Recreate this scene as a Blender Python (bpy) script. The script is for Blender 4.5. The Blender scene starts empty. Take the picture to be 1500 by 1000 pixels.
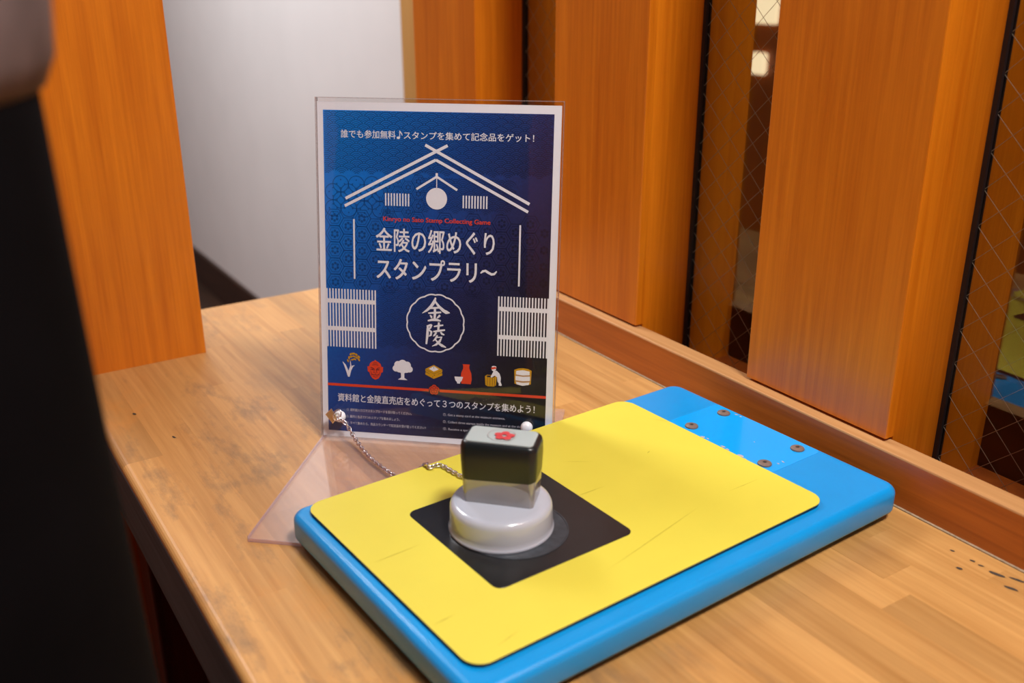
import bpy, bmesh, math, random
from mathutils import Vector, Matrix
random.seed(7)
C = bpy.context.scene.collection
TZ = 0.72                                   # height of the table top above the floor
# ------------------------------------------------------------------ camera, world, lights, exposure
F_PX = 1440.3
CAM = Vector((0, 0, TZ + 0.40892))
YAW, PITCH, ROLL = 0.57085, 0.37100, -0.00271
fwd = Vector((math.sin(YAW)*math.cos(PITCH), math.cos(YAW)*math.cos(PITCH), -math.sin(PITCH)))
right = Vector((math.cos(YAW), -math.sin(YAW), 0))
up = right.cross(fwd)
cr, sr = math.cos(ROLL), math.sin(ROLL)
right, up = cr*right + sr*up, -sr*right + cr*up
cam = bpy.data.cameras.new('camera')
cam.sensor_width = 36; cam.lens = F_PX*36/1500; cam.clip_start = 0.02
cam.dof.use_dof = True; cam.dof.focus_distance = 0.835; cam.dof.aperture_fstop = 5.2
camo = bpy.data.objects.new('camera', cam); C.objects.link(camo)
camo.matrix_world = Matrix(((right.x, up.x, -fwd.x, CAM.x), (right.y, up.y, -fwd.y, CAM.y), (right.z, up.z, -fwd.z, CAM.z), (0, 0, 0, 1)))
S = bpy.context.scene
S.camera = camo
S.view_settings.view_transform = 'Standard'; S.view_settings.look = 'None'
S.view_settings.gamma = 1; S.view_settings.use_curve_mapping = False
S.view_settings.exposure = 0.0
W = bpy.data.worlds.new('world'); S.world = W; W.use_nodes = True
W.node_tree.nodes['Background'].inputs[0].default_value = (0.93, 0.96, 1.0, 1)
W.node_tree.nodes['Background'].inputs[1].default_value = 0.20
def area_light(name, loc, target, sx, sy, power, col):
    l = bpy.data.lights.new(name, 'AREA'); l.shape = 'RECTANGLE'; l.size = sx; l.size_y = sy
    l.energy = power; l.color = col
    o = bpy.data.objects.new(name, l); C.objects.link(o); o.location = loc
    o.rotation_euler = (Vector(target) - Vector(loc)).to_track_quat('-Z', 'Y').to_euler()
    return o
area_light('ceiling_lamp_light', (0.40, -0.34, 2.35), (0.36, 0.3, 0.72), 0.32, 0.32, 33, (1.0, 0.965, 0.92))
area_light('corridor_lamp_light', (0.1, 2.4, 2.38), (0.3, 2.4, 0), 0.8, 0.8, 54, (0.96, 0.98, 1.0))
area_light('far_room_lamp_light', (1.15, -0.35, 2.38), (1.0, 0.3, 0.9), 0.4, 0.4, 13, (1.0, 0.93, 0.82))

def ray(px, py):
    return (px-750)/F_PX*right - (py-500)/F_PX*up + fwd
def on_z(px, py, z):
    d = ray(px, py); return CAM + d*((z-CAM.z)/d.z)
def on_x(px, py, x):
    d = ray(px, py); return CAM + d*((x-CAM.x)/d.x)

# ------------------------------------------------------------------ materials
def lin(r, g, b):
    def f(c):
        c /= 255
        return c/12.92 if c <= .04045 else ((c+.055)/1.055)**2.4
    return (f(r), f(g), f(b), 1)
def mat(name):
    m = bpy.data.materials.new(name); m.use_nodes = True
    return m, m.node_tree.nodes, m.node_tree.links, m.node_tree.nodes['Principled BSDF']
def plain(name, col, rough=.5, metal=0, noise=0.06, nscale=40, coat=0, bump=0, spec=.5):
    m, N, L, B = mat(name)
    B.inputs['Roughness'].default_value = rough; B.inputs['Metallic'].default_value = metal
    B.inputs['Coat Weight'].default_value = coat; B.inputs['Specular IOR Level'].default_value = spec
    g = N.new('ShaderNodeNewGeometry')
    n = N.new('ShaderNodeTexNoise'); n.inputs['Scale'].default_value = nscale; n.inputs['Detail'].default_value = 5
    L.new(g.outputs['Position'], n.inputs['Vector'])
    r = N.new('ShaderNodeValToRGB')
    c = col
    r.color_ramp.elements[0].position = .25; r.color_ramp.elements[1].position = .75
    r.color_ramp.elements[0].color = (c[0]*(1-noise), c[1]*(1-noise), c[2]*(1-noise), 1)
    r.color_ramp.elements[1].color = (min(1, c[0]*(1+noise)), min(1, c[1]*(1+noise)), min(1, c[2]*(1+noise)), 1)
    L.new(n.outputs['Fac'], r.inputs['Fac']); L.new(r.outputs['Color'], B.inputs['Base Color'])
    if bump:
        b = N.new('ShaderNodeBump'); b.inputs['Strength'].default_value = bump; b.inputs['Distance'].default_value = .002
        L.new(n.outputs['Fac'], b.inputs['Height']); L.new(b.outputs['Normal'], B.inputs['Normal'])
    return m
def wood(name, dark, light, axis='Z', fine=220, rough=.38, ring=1.0, offset=True, stain=None, coat=0.0, lo=.34, hi=.66):
    """fine fibres stretched along an axis over broad uneven bands"""
    m, N, L, B = mat(name)
    B.inputs['Roughness'].default_value = rough; B.inputs['Coat Weight'].default_value = coat
    B.inputs['Coat Roughness'].default_value = .25
    g = N.new('ShaderNodeNewGeometry'); oi = N.new('ShaderNodeObjectInfo')
    add = N.new('ShaderNodeVectorMath'); add.operation = 'ADD'
    mul = N.new('ShaderNodeVectorMath'); mul.operation = 'SCALE'; mul.inputs['Scale'].default_value = 13.0 if offset else 0
    cb = N.new('ShaderNodeCombineXYZ')
    for k in 'XYZ': L.new(oi.outputs['Random'], cb.inputs[k])
    L.new(cb.outputs[0], mul.inputs[0]); L.new(g.outputs['Position'], add.inputs[0]); L.new(mul.outputs[0], add.inputs[1])
    def stretched(s, along):
        mp = N.new('ShaderNodeMapping'); v = [s, s, s]; v['XYZ'.index(axis)] = along
        mp.inputs['Scale'].default_value = v; L.new(add.outputs[0], mp.inputs['Vector']); return mp
    mp1 = stretched(fine, fine*.03); n1 = N.new('ShaderNodeTexNoise'); n1.inputs['Scale'].default_value = 1; n1.inputs['Detail'].default_value = 6
    n1.inputs['Roughness'].default_value = .65; L.new(mp1.outputs[0], n1.inputs['Vector'])
    mp2 = stretched(26*ring, 1.6*ring); n2 = N.new('ShaderNodeTexNoise'); n2.inputs['Scale'].default_value = 1; n2.inputs['Detail'].default_value = 4
    n2.inputs['Distortion'].default_value = .8; L.new(mp2.outputs[0], n2.inputs['Vector'])
    mp3 = stretched(90*ring, 3.5*ring); n3 = N.new('ShaderNodeTexNoise'); n3.inputs['Scale'].default_value = 1; n3.inputs['Detail'].default_value = 3
    n3.inputs['Distortion'].default_value = 1.2; L.new(mp3.outputs[0], n3.inputs['Vector'])
    def mth(op, a, b):
        k = N.new('ShaderNodeMath'); k.operation = op
        for i, q in enumerate((a, b)):
            if isinstance(q, (int, float)): k.inputs[i].default_value = q
            else: L.new(q, k.inputs[i])
        return k.outputs[0]
    f = mth('ADD', mth('MULTIPLY', n1.outputs['Fac'], .36), mth('ADD', mth('MULTIPLY', n2.outputs['Fac'], .36), mth('MULTIPLY', n3.outputs['Fac'], .28)))
    rp = N.new('ShaderNodeValToRGB'); e = rp.color_ramp.elements
    e[0].position = lo; e[0].color = dark; e[1].position = hi; e[1].color = light
    L.new(f, rp.inputs['Fac'])
    out = rp.outputs['Color']
    if offset:                                   # every piece has its own tone
        hsv = N.new('ShaderNodeHueSaturation')
        L.new(mth('ADD', mth('MULTIPLY', oi.outputs['Random'], .30 if stain else .1), .84 if stain else .95), hsv.inputs['Value'])
        L.new(out, hsv.inputs['Color']); out = hsv.outputs['Color']
    if stain:
        for sc, pos, colr, fac, stretch in stain:
            mp = N.new('ShaderNodeMapping'); v = [sc, sc, sc]; v[1] = sc*stretch
            mp.inputs['Scale'].default_value = v; L.new(g.outputs['Position'], mp.inputs['Vector'])
            ns = N.new('ShaderNodeTexNoise'); ns.inputs['Scale'].default_value = 1; ns.inputs['Detail'].default_value = 8; ns.inputs['Roughness'].default_value = .7
            L.new(mp.outputs[0], ns.inputs['Vector'])
            r2 = N.new('ShaderNodeValToRGB'); r2.color_ramp.elements[0].position = pos; r2.color_ramp.elements[1].position = pos+.14
            r2.color_ramp.elements[0].color = (0, 0, 0, 1); r2.color_ramp.elements[1].color = (fac, fac, fac, 1)
            L.new(ns.outputs['Fac'], r2.inputs['Fac'])
            mx = N.new('ShaderNodeMixRGB'); mx.inputs['Color2'].default_value = colr
            # the grime sits where hands rest, on the open long side of the table
            sx = N.new('ShaderNodeSeparateXYZ'); L.new(g.outputs['Position'], sx.inputs[0])
            mr = N.new('ShaderNodeMapRange'); mr.inputs['From Min'].default_value = .46; mr.inputs['From Max'].default_value = .26
            mr.inputs['To Min'].default_value = .12; L.new(sx.outputs['X'], mr.inputs['Value'])
            L.new(mth('MULTIPLY', r2.outputs['Color'], mr.outputs['Result']), mx.inputs['Fac']); L.new(out, mx.inputs['Color1']); out = mx.outputs['Color']
    L.new(out, B.inputs['Base Color'])
    b = N.new('ShaderNodeBump'); b.inputs['Strength'].default_value = .12; b.inputs['Distance'].default_value = .001
    L.new(n1.outputs['Fac'], b.inputs['Height']); L.new(b.outputs['Normal'], B.inputs['Normal'])
    return m
def clear(name, tint=(1, 1, 1, 1), ior=1.49, base_reflect=0.0, rough=.02, haze=0.0, haze_col=(1, 1, 1, 1)):
    """thin transparent sheet: transparent + glossy by Fresnel, with an optional diffuse haze"""
    m, N, L, B = mat(name); N.remove(B)
    out = N['Material Output']
    t = N.new('ShaderNodeBsdfTransparent'); t.inputs[0].default_value = tint
    gl = N.new('ShaderNodeBsdfGlossy'); gl.inputs['Roughness'].default_value = rough
    # Schlick reflectance of one face, the same from both sides of the sheet
    f0 = ((ior-1)/(ior+1))**2 + base_reflect
    lw = N.new('ShaderNodeLayerWeight'); lw.inputs['Blend'].default_value = .5
    pw = N.new('ShaderNodeMath'); pw.operation = 'POWER'; pw.inputs[1].default_value = 5; L.new(lw.outputs['Facing'], pw.inputs[0])
    add = N.new('ShaderNodeMath'); add.operation = 'MULTIPLY_ADD'; add.inputs[1].default_value = 1-f0; add.inputs[2].default_value = f0; add.use_clamp = True
    L.new(pw.outputs[0], add.inputs[0])
    mx = N.new('ShaderNodeMixShader'); L.new(add.outputs[0], mx.inputs[0])
    if haze:
        d = N.new('ShaderNodeBsdfDiffuse'); d.inputs[0].default_value = haze_col
        m2 = N.new('ShaderNodeMixShader'); m2.inputs[0].default_value = haze
        L.new(t.outputs[0], m2.inputs[1]); L.new(d.outputs[0], m2.inputs[2]); L.new(m2.outputs[0], mx.inputs[1])
    else: L.new(t.outputs[0], mx.inputs[1])
    L.new(gl.outputs[0], mx.inputs[2]); L.new(mx.outputs[0], out.inputs['Surface'])
    return m
def emit(name, col, s):
    m, N, L, B = mat(name)
    B.inputs['Base Color'].default_value = col; B.inputs['Emission Color'].default_value = col; B.inputs['Emission Strength'].default_value = s
    return m
M = {}
M['post'] = wood('varnished_orange_wood', lin(174, 83, 2), lin(232, 138, 24), 'Z', 300, .36, .8, coat=.2, lo=.28, hi=.72)
M['rail'] = wood('rail_wood', lin(150, 74, 12), lin(204, 114, 34), 'Y', 240, .38, 1.0, coat=.15)
M['rail_top'] = wood('worn_rail_wood', lin(170, 116, 64), lin(206, 154, 100), 'Y', 240, .55)
M['table'] = wood('laminated_table_wood', lin(170, 118, 60), lin(212, 162, 98), 'Y', 190, .42, 1.0,
                  stain=[(26, .53, lin(112, 92, 72), .6, .35), (9, .56, lin(212, 140, 60), .5, .5), (7, .56, lin(132, 106, 80), .5, .4)])
M['table_edge'] = wood('dark_table_edge', lin(42, 47, 50), lin(84, 90, 94), 'Y', 260, .6)
M['under'] = wood('dark_red_panel', lin(62, 26, 12), lin(96, 42, 20), 'Z', 120, .5)
M['floor'] = wood('dark_floor_wood', lin(30, 17, 10), lin(62, 37, 22), 'Y', 120, .45)
M['dark_base'] = wood('dark_baseboard', lin(34, 18, 10), lin(70, 40, 24), 'Y', 200, .5)
M['wall'] = plain('white_plaster', lin(222, 220, 219), .8, noise=.03, nscale=6, bump=.05)
M['sheen'] = wood('tan_sheen', lin(178, 130, 66), lin(206, 160, 96), 'Z', 120, .4)
M['far_wall'] = wood('brown_far_wall', lin(140, 62, 16), lin(180, 92, 30), 'Z', 60, .5)
M['far_ceil'] = plain('dim_ceiling', lin(120, 112, 100), .8)
M['glass'] = clear('wired_glass', (0.93, .95, .90, 1), 1.5, .05, .01)
M['wire'] = plain('wire_steel', lin(176, 168, 160), .3, .1, noise=.1)
M['gasket'] = plain('black_rubber', lin(34, 30, 34), .45, noise=.15, nscale=300)
M['acrylic'] = clear('clear_acrylic', (.985, .98, .98, 1), 1.45, 0, .015)
M['acrylic_base'] = clear('hazy_acrylic', (.98, .97, .97, 1), 1.45, .01, .06, .10, lin(250, 232, 236))  # whitish tint stands in for reflected surroundings and the sheet's own translucence
M['acrylic_edge'] = clear('acrylic_edge', (.95, .9, .92, 1), 1.45, .04, .1, .30, lin(222, 190, 200))
M['acrylic_rim'] = clear('acrylic_rim', (.94, .93, .93, 1), 1.45, .06, .06, .22, lin(200, 190, 192))
M['paper'] = plain('white_paper', lin(238, 243, 255), .6, noise=.015, nscale=30)
M['ink_white'] = plain('white_print', lin(236, 239, 250), .5, noise=.01)
M['ink_red'] = plain('red_print', lin(226, 72, 40), .5, noise=.03)
M['ink_gold'] = plain('gold_print', lin(206, 156, 22), .5, noise=.03)
M['ink_navy'] = plain('navy_print', lin(30, 30, 52), .5, noise=.03)
M['ink_tan'] = plain('tan_print', lin(186, 146, 110), .5, noise=.03)
M['ink_note'] = plain('small_print', lin(190, 192, 206), .5, noise=.01)
M['blue'] = plain('blue_enamel', lin(6, 150, 226), .3, noise=.06, nscale=14, coat=.1)
M['blue_patch'] = plain('bright_blue_enamel', lin(0, 166, 250), .2, noise=.02, nscale=14, coat=.3)
M['yellow'] = plain('yellow_sheet', lin(226, 213, 76), .5, noise=.03, nscale=18)
M['black_core'] = plain('black_foam_edge', lin(14, 16, 20), .5)
M['black_mat'] = plain('black_mat', lin(24, 24, 26), .3, noise=.25, nscale=90)
M['worn'] = plain('worn_black', lin(56, 61, 68), .45, noise=.35, nscale=220)
M['scratch'] = plain('yellow_scratch', lin(196, 182, 60), .5)
M['residue'] = plain('label_residue', lin(182, 170, 178), .7, noise=.2, nscale=500)
M['scuff'] = plain('black_scuff', lin(62, 54, 48), .7, noise=.3, nscale=500)
M['screw'] = plain('brown_steel', lin(132, 112, 102), .45, .15, noise=.15, nscale=400)
M['dark'] = plain('dark_recess', lin(30, 24, 22), .6)
M['stamp_grey'] = plain('pale_grey_plastic', lin(182, 188, 202), .18, noise=.015, coat=.4)
M['stamp_black'] = plain('black_plastic', lin(26, 32, 35), .3, noise=.05, coat=.0)
M['stamp_clear'] = clear('smoky_clear_plastic', (.8, .8, .8, 1), 1.5, .12, .05, .55, lin(176, 174, 172))
M['stamp_label'] = plain('pale_label', lin(180, 192, 192), .2, noise=.02, coat=.5)
M['stamp_red'] = plain('red_ink', lin(204, 70, 74), .4)
M['stamp_faint'] = plain('faint_ink', lin(178, 166, 166), .4)
M['chrome'] = plain('chain_steel', lin(226, 222, 228), .2, 1.0, noise=.1)
M['brass'] = plain('pale_brass', lin(222, 200, 160), .28, .85, noise=.1)
M['cup'] = plain('white_vinyl', lin(240, 242, 248), .3, noise=.01)
M['rubber'] = plain('foot_rubber', lin(20, 20, 20), .7)
M['caulk'] = plain('dusty_seam', lin(150, 128, 102), .9, noise=.3, nscale=300)
M['cloth_black'] = plain('black_cloth', lin(8, 8, 11), .95, noise=.4, nscale=14, bump=.3, spec=.05)
M['cloth_grey'] = plain('mottled_grey_cloth', lin(92, 84, 86), .9, noise=.55, nscale=24, bump=.3, spec=.2)
M['skin'] = plain('skin', lin(214, 168, 140), .5, noise=.04)
M['hair'] = plain('black_hair', lin(22, 18, 16), .5, noise=.3, nscale=200)
M['shoe'] = plain('black_leather', lin(20, 18, 18), .4)
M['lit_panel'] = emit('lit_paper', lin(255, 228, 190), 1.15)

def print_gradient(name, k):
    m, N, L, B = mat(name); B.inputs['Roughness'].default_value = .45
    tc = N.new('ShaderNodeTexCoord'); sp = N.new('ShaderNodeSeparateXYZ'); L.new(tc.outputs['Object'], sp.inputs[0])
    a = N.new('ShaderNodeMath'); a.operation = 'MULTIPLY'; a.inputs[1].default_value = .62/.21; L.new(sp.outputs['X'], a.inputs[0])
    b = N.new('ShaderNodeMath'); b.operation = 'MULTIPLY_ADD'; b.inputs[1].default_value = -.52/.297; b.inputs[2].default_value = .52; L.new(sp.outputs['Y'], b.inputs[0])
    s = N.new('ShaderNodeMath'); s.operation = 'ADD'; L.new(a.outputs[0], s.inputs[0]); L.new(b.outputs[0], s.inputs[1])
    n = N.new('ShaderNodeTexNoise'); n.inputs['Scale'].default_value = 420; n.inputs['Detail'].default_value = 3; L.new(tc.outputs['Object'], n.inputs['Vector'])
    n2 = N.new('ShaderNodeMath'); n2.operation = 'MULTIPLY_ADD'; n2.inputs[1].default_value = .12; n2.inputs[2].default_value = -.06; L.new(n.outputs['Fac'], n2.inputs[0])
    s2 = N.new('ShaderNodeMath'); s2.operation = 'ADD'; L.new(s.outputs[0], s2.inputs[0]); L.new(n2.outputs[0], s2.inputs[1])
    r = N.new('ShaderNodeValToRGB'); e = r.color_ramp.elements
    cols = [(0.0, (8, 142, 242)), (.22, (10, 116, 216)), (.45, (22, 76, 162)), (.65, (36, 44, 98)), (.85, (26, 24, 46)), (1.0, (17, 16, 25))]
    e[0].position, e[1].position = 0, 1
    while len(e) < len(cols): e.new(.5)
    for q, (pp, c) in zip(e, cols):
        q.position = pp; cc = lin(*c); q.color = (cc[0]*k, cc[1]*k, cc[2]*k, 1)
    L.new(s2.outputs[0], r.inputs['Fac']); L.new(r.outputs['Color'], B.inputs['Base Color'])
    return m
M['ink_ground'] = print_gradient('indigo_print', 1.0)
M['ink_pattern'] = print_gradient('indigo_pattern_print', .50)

# ------------------------------------------------------------------ helpers
def link(name, me, m, parent=None):
    if m is not None:
        me.materials.clear(); me.materials.append(M[m])
    o = bpy.data.objects.new(name, me); C.objects.link(o)
    if parent is not None: o.parent = parent
    return o
def obj(name, bm, m, parent=None, smooth=False):
    me = bpy.data.meshes.new(name); bmesh.ops.recalc_face_normals(bm, faces=bm.faces[:]); bm.to_mesh(me); bm.free()
    if smooth:
        for p in me.polygons: p.use_smooth = True
    return link(name, me, m, parent)
def smooth_by_angle(o, deg=35):
    for p in o.data.polygons: p.use_smooth = True
    o.data.set_sharp_from_angle(angle=math.radians(deg))
    return o
def tag(o, label=None, cat=None, group=None, kind=None):
    if label: o['label'] = label
    if cat: o['category'] = cat
    if group: o['group'] = group
    if kind: o['kind'] = kind
    return o
def empty(name, loc=(0, 0, 0), mw=None):
    o = bpy.data.objects.new(name, None); o.empty_display_size = .02; C.objects.link(o)
    if mw is not None: o.matrix_world = mw
    else: o.location = loc
    return o
def add_box(bm, x0, x1, y0, y1, z0, z1, bev=0, seg=2):
    r = bmesh.ops.create_cube(bm, size=1)
    for v in r['verts']:
        v.co = Vector((x0+(v.co.x+.5)*(x1-x0), y0+(v.co.y+.5)*(y1-y0), z0+(v.co.z+.5)*(z1-z0)))
    if bev:
        es = list({e for v in r['verts'] for e in v.link_edges})
        bmesh.ops.bevel(bm, geom=es, offset=bev, segments=seg, profile=.5, affect='EDGES')
def box(name, x0, x1, y0, y1, z0, z1, m, parent=None, bev=0, seg=2):
    bm = bmesh.new(); add_box(bm, x0, x1, y0, y1, z0, z1, bev, seg)
    return obj(name, bm, m, parent)
def rrect(w, d, r, n=6):
    pts = []
    for cx, cy, a0 in ((w/2-r, d/2-r, 0), (-w/2+r, d/2-r, 90), (-w/2+r, -d/2+r, 180), (w/2-r, -d/2+r, 270)):
        for i in range(n+1):
            a = math.radians(a0+90*i/n); pts.append((cx+r*math.cos(a), cy+r*math.sin(a)))
    return pts
def loft(bm, rings, cap0=True, cap1=True, closed=True):
    R = [[bm.verts.new(q) for q in ring] for ring in rings]
    n = len(R[0])
    for a, b in zip(R, R[1:]):
        for i in range(n if closed else n-1):
            j = (i+1) % n; bm.faces.new((a[i], a[j], b[j], b[i]))
    if cap0: bm.faces.new(R[0][::-1])
    if cap1: bm.faces.new(R[-1])
def rings_rr(spec, r, n=6):
    """spec: list of (inset, z, w, d)"""
    return [[(x, y, z) for x, y in rrect(w-2*i, d-2*i, max(r-i, .0004), n)] for i, z, w, d in spec]
def lathe(bm, prof, n=48, c=(0, 0, 0), cap0=True, cap1=True):
    rings = [[(c[0]+r*math.cos(2*math.pi*k/n), c[1]+r*math.sin(2*math.pi*k/n), c[2]+z) for k in range(n)] for r, z in prof]
    loft(bm, rings, cap0, cap1)
def tube(bm, pts, rad, n=8):
    pts = [Vector(q) for q in pts]; rings = []
    prev = None
    for i, q in enumerate(pts):
        t = (pts[min(i+1, len(pts)-1)]-pts[max(i-1, 0)]).normalized()
        a = (prev - t*prev.dot(t)).normalized() if prev is not None and (prev - t*prev.dot(t)).length > 1e-6 else t.orthogonal().normalized()
        prev = a; b = t.cross(a)
        rr = rad[i] if isinstance(rad, (list, tuple)) else rad
        rings.append([q+(a*math.cos(2*math.pi*k/n)+b*math.sin(2*math.pi*k/n))*rr for k in range(n)])
    loft(bm, rings)

# ------------------------------------------------------------------ the setting
fl = box('floor', -2.5, 2.7, -2.0, 6.0, -.05, 0, 'floor'); tag(fl, 'dark brown wooden floor below the table', kind='structure')
XR0, XR1, XP, XG, XB = .629, .6492, .6405, .7135, .782      # rail front, rail back, post front, glass, post back
wb = box('wall_back', .93, 1.03, 1.31, 6.0, 0, 2.45, 'wall'); tag(wb, 'plain white plaster wall behind the table and posts', kind='structure')
bb = box('baseboard_back', .918, .9305, 1.31, 6.0, 0, .122, 'dark_base', bev=.002); tag(bb, 'dark brown baseboard along the white wall', kind='structure')
wr = box('wall_return', XB, .935, 1.255, 1.31, 0, 2.45, 'wall'); wr.name = 'wall_corner'; tag(wr, 'short white wall joining the window posts to the white wall', kind='structure')
wl = box('wall_right', XR1+.003, XB, -2.0, 1.242, 0, TZ-.02, 'far_wall'); tag(wl, 'low brown wooden wall under the wired windows', kind='structure')
wn = box('wall_front', XP, XB, -2.0, .1185, TZ-.02, 2.45, 'post'); tag(wn, 'unseen orange wooden panel added beside the window posts against light leaks', kind='structure')  # out of view, added so light does not leak into the dim room
wx = box('wall_left', -1.25, -1.2, -1.4, 6.0, 0, 2.45, 'far_wall'); tag(wx, 'unseen brown wooden wall added across from the windows to block fill light', kind='structure')  # unseen walls here and behind the camera, added to cut world fill
wy = box('wall_near', -1.2, XP, -1.45, -1.4, 0, 2.45, 'far_wall'); tag(wy, 'unseen brown wooden wall added behind the camera to block fill light', kind='structure')
wf = box('wall_far', 2.6, 2.7, -2.0, 6.0, 0, 2.45, 'far_wall'); tag(wf, 'brown wooden wall of the dim room behind the windows', kind='structure')
we = box('wall_end', XB, 2.6, -2.1, -2.0, 0, 2.45, 'far_wall'); tag(we, 'unseen end wall added to keep the room behind the windows dim', kind='structure')  # unseen end walls and ceiling, added to shut world light out
wg = box('wall_side', 1.03, 2.6, 4.2, 4.3, 0, 2.45, 'far_wall'); tag(wg, 'unseen back wall added to keep the room behind the windows dim', kind='structure')
ce = box('ceiling', XP, 2.7, -2.1, 4.3, 2.45, 2.5, 'far_ceil'); tag(ce, 'unseen ceiling added to keep the room behind the windows dim', kind='structure')
# rail (low kerb along the window wall)
rl = empty('trim_1', (0, 0, 0)); tag(rl, 'brown wooden rail with a worn pale top along the foot of the window posts', kind='structure')
box('rail_board', XR0, XR1, -2.0, 1.25, TZ-.12, TZ+.0405, 'rail', rl)
bm = bmesh.new(); add_box(bm, XR0, XR1, -2.0, 1.25, TZ+.0405, TZ+.0425)
bmesh.ops.bevel(bm, geom=[e for e in bm.edges if all(v.co.z > TZ+.042 and v.co.x < XR0+.001 for v in e.verts)], offset=.0014, segments=2, profile=.5, affect='EDGES')
obj('worn_top', bm, 'rail_top', rl)
box('dusty_seam', XR0-.0022, XR0, -1.5, 1.19, TZ, TZ+.0009, 'caulk', rl)
# window posts
def window_post(name, y0, y1, label):
    r = empty(name, (0, 0, 0)); tag(r, label, kind='structure')
    bm = bmesh.new()
    add_box(bm, XP, XR1+.0012, y0, y1, TZ+.0452, 2.45)                # overhangs the rail with a shadow gap
    bmesh.ops.bevel(bm, geom=[e for e in bm.edges if abs(e.verts[0].co.z-e.verts[1].co.z) > 1 and e.verts[0].co.x < XP+.001], offset=.0012, segments=2, profile=.5, affect='EDGES')
    obj('post_face', bm, 'post', r)
    box('post_front', XR1+.0012, XG-.0012, y0, y1, TZ-.02, 2.45, 'post', r)
    box('post_rear', XG+.0012, XB, y0, y1, TZ-.02, 2.45, 'post', r)
    box('post_core', XG-.0012, XG+.0012, y0+.003, y1-.003, TZ-.02, 2.45, 'gasket', r)
    return r
PY = {'N': (.1185, .275), 'R': (.4375, .5925), 'M': (.7545, .9095), 'L': (1.080, 1.2420)}
window_post('trim_2', *PY['R'], 'orange wooden window post beside the blue end of the board')
window_post('trim_3', *PY['M'], 'orange wooden window post between the poster and the next wired pane')
window_post('trim_4', *PY['L'], 'orange wooden end post where the window wall meets the white wall')
window_post('trim_5', *PY['N'], 'orange wooden window post bordering the solid wooden panel')
def window(name, y0, y1, label):
    r = empty(name, (0, 0, 0)); tag(r, label, kind='structure')
    z0, z1 = TZ-.02, 2.45
    box('glass_pane', XG-.0006, XG+.0006, y0+.0005, y1-.0005, z0, z1, 'glass', r)
    for a, b in ((y0, y0+.004), (y1-.004, y1)):
        bm = bmesh.new()
        add_box(bm, XG-.0040, XG-.0007, a, b, z0, z1); add_box(bm, XG+.0007, XG+.0030, a, b, z0, z1)
        obj('rubber_gasket', bm, 'gasket', r)
    bm = bmesh.new(); yb, zb = .752, TZ+.3401; sp = .0290; ztop = TZ+.75
    for s in (1, -1):
        for k in range(-60, 90):
            # z = zb + k*sp + s*.95*(y-yb)
            f = lambda y: zb+k*sp+s*.95*(y-yb)+ (.0 if s > 0 else .006)
            ya, yc = y0+.003, y1-.003
            za, zc = f(ya), f(yc)
            def clip(ya, za, yc, zc, lim, below):
                def out(z): return z < lim if below else z > lim
                if out(za) and out(zc): return None
                if out(za): t = (lim-za)/(zc-za); ya, za = ya+t*(yc-ya), lim
                elif out(zc): t = (lim-za)/(zc-za); yc, zc = ya+t*(yc-ya), lim
                return ya, za, yc, zc
            q = clip(ya, za, yc, zc, z0, True)
            q = q and clip(*q, ztop, False)
            if q is None or abs(q[0]-q[2]) < 1e-4: continue
            tube(bm, [(XG+(.0002 if s > 0 else -.0002), q[0], q[1]), (XG+(.0002 if s > 0 else -.0002), q[2], q[3])], .00025, 5)
    tag(obj('wire_mesh', bm, 'wire', r), kind='stuff')
window('window_1', .9095, 1.080, 'narrow wired glass pane beside the end post')
window('window_2', .5925, .7545, 'wired glass pane with two lit panels showing through')
window('window_3', .275, .4375, 'wired glass pane reflecting the yellow and blue board')

# ------------------------------------------------------------------ left post and far things
bm = bmesh.new(); add_box(bm, .109, .2640, 1.0435, 1.20, 0, 2.45, .0015, 2)
tag(obj('wooden_post', bm, 'post'), 'square orange wooden post at the back left corner of the table', 'post')
pl, pr = on_x(588, 85, .87), on_x(605, 85, .87)
nw = empty('tan_sheen_strip', (.895, (pl.y+pr.y)/2, 0)); tag(nw, 'added blurred tan newel post in front of the white wall', 'post')  # added strip; stands in for the end post's soft reflection on the wall
hw = .04
bm = bmesh.new(); add_box(bm, -.025, .022, pl.y-2*hw-nw.location.y, pl.y-nw.location.y, 0, 1.20, .004); obj('shaft', bm, 'sheen', nw)
bm = bmesh.new(); add_box(bm, -.03, .022, pl.y-2*hw-.001-nw.location.y, pl.y+.001-nw.location.y, 1.20, 1.23, .006); obj('cap', bm, 'sheen', nw)
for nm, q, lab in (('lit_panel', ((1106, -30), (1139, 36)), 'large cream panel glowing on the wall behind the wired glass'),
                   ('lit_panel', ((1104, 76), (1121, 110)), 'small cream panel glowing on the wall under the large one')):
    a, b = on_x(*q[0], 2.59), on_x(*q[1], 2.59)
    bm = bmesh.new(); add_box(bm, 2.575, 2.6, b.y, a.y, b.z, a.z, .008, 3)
    tag(obj(nm, bm, 'lit_panel'), lab, 'wall lamp', 'lit panels behind the windows')  # cream patches given an emissive material

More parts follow.
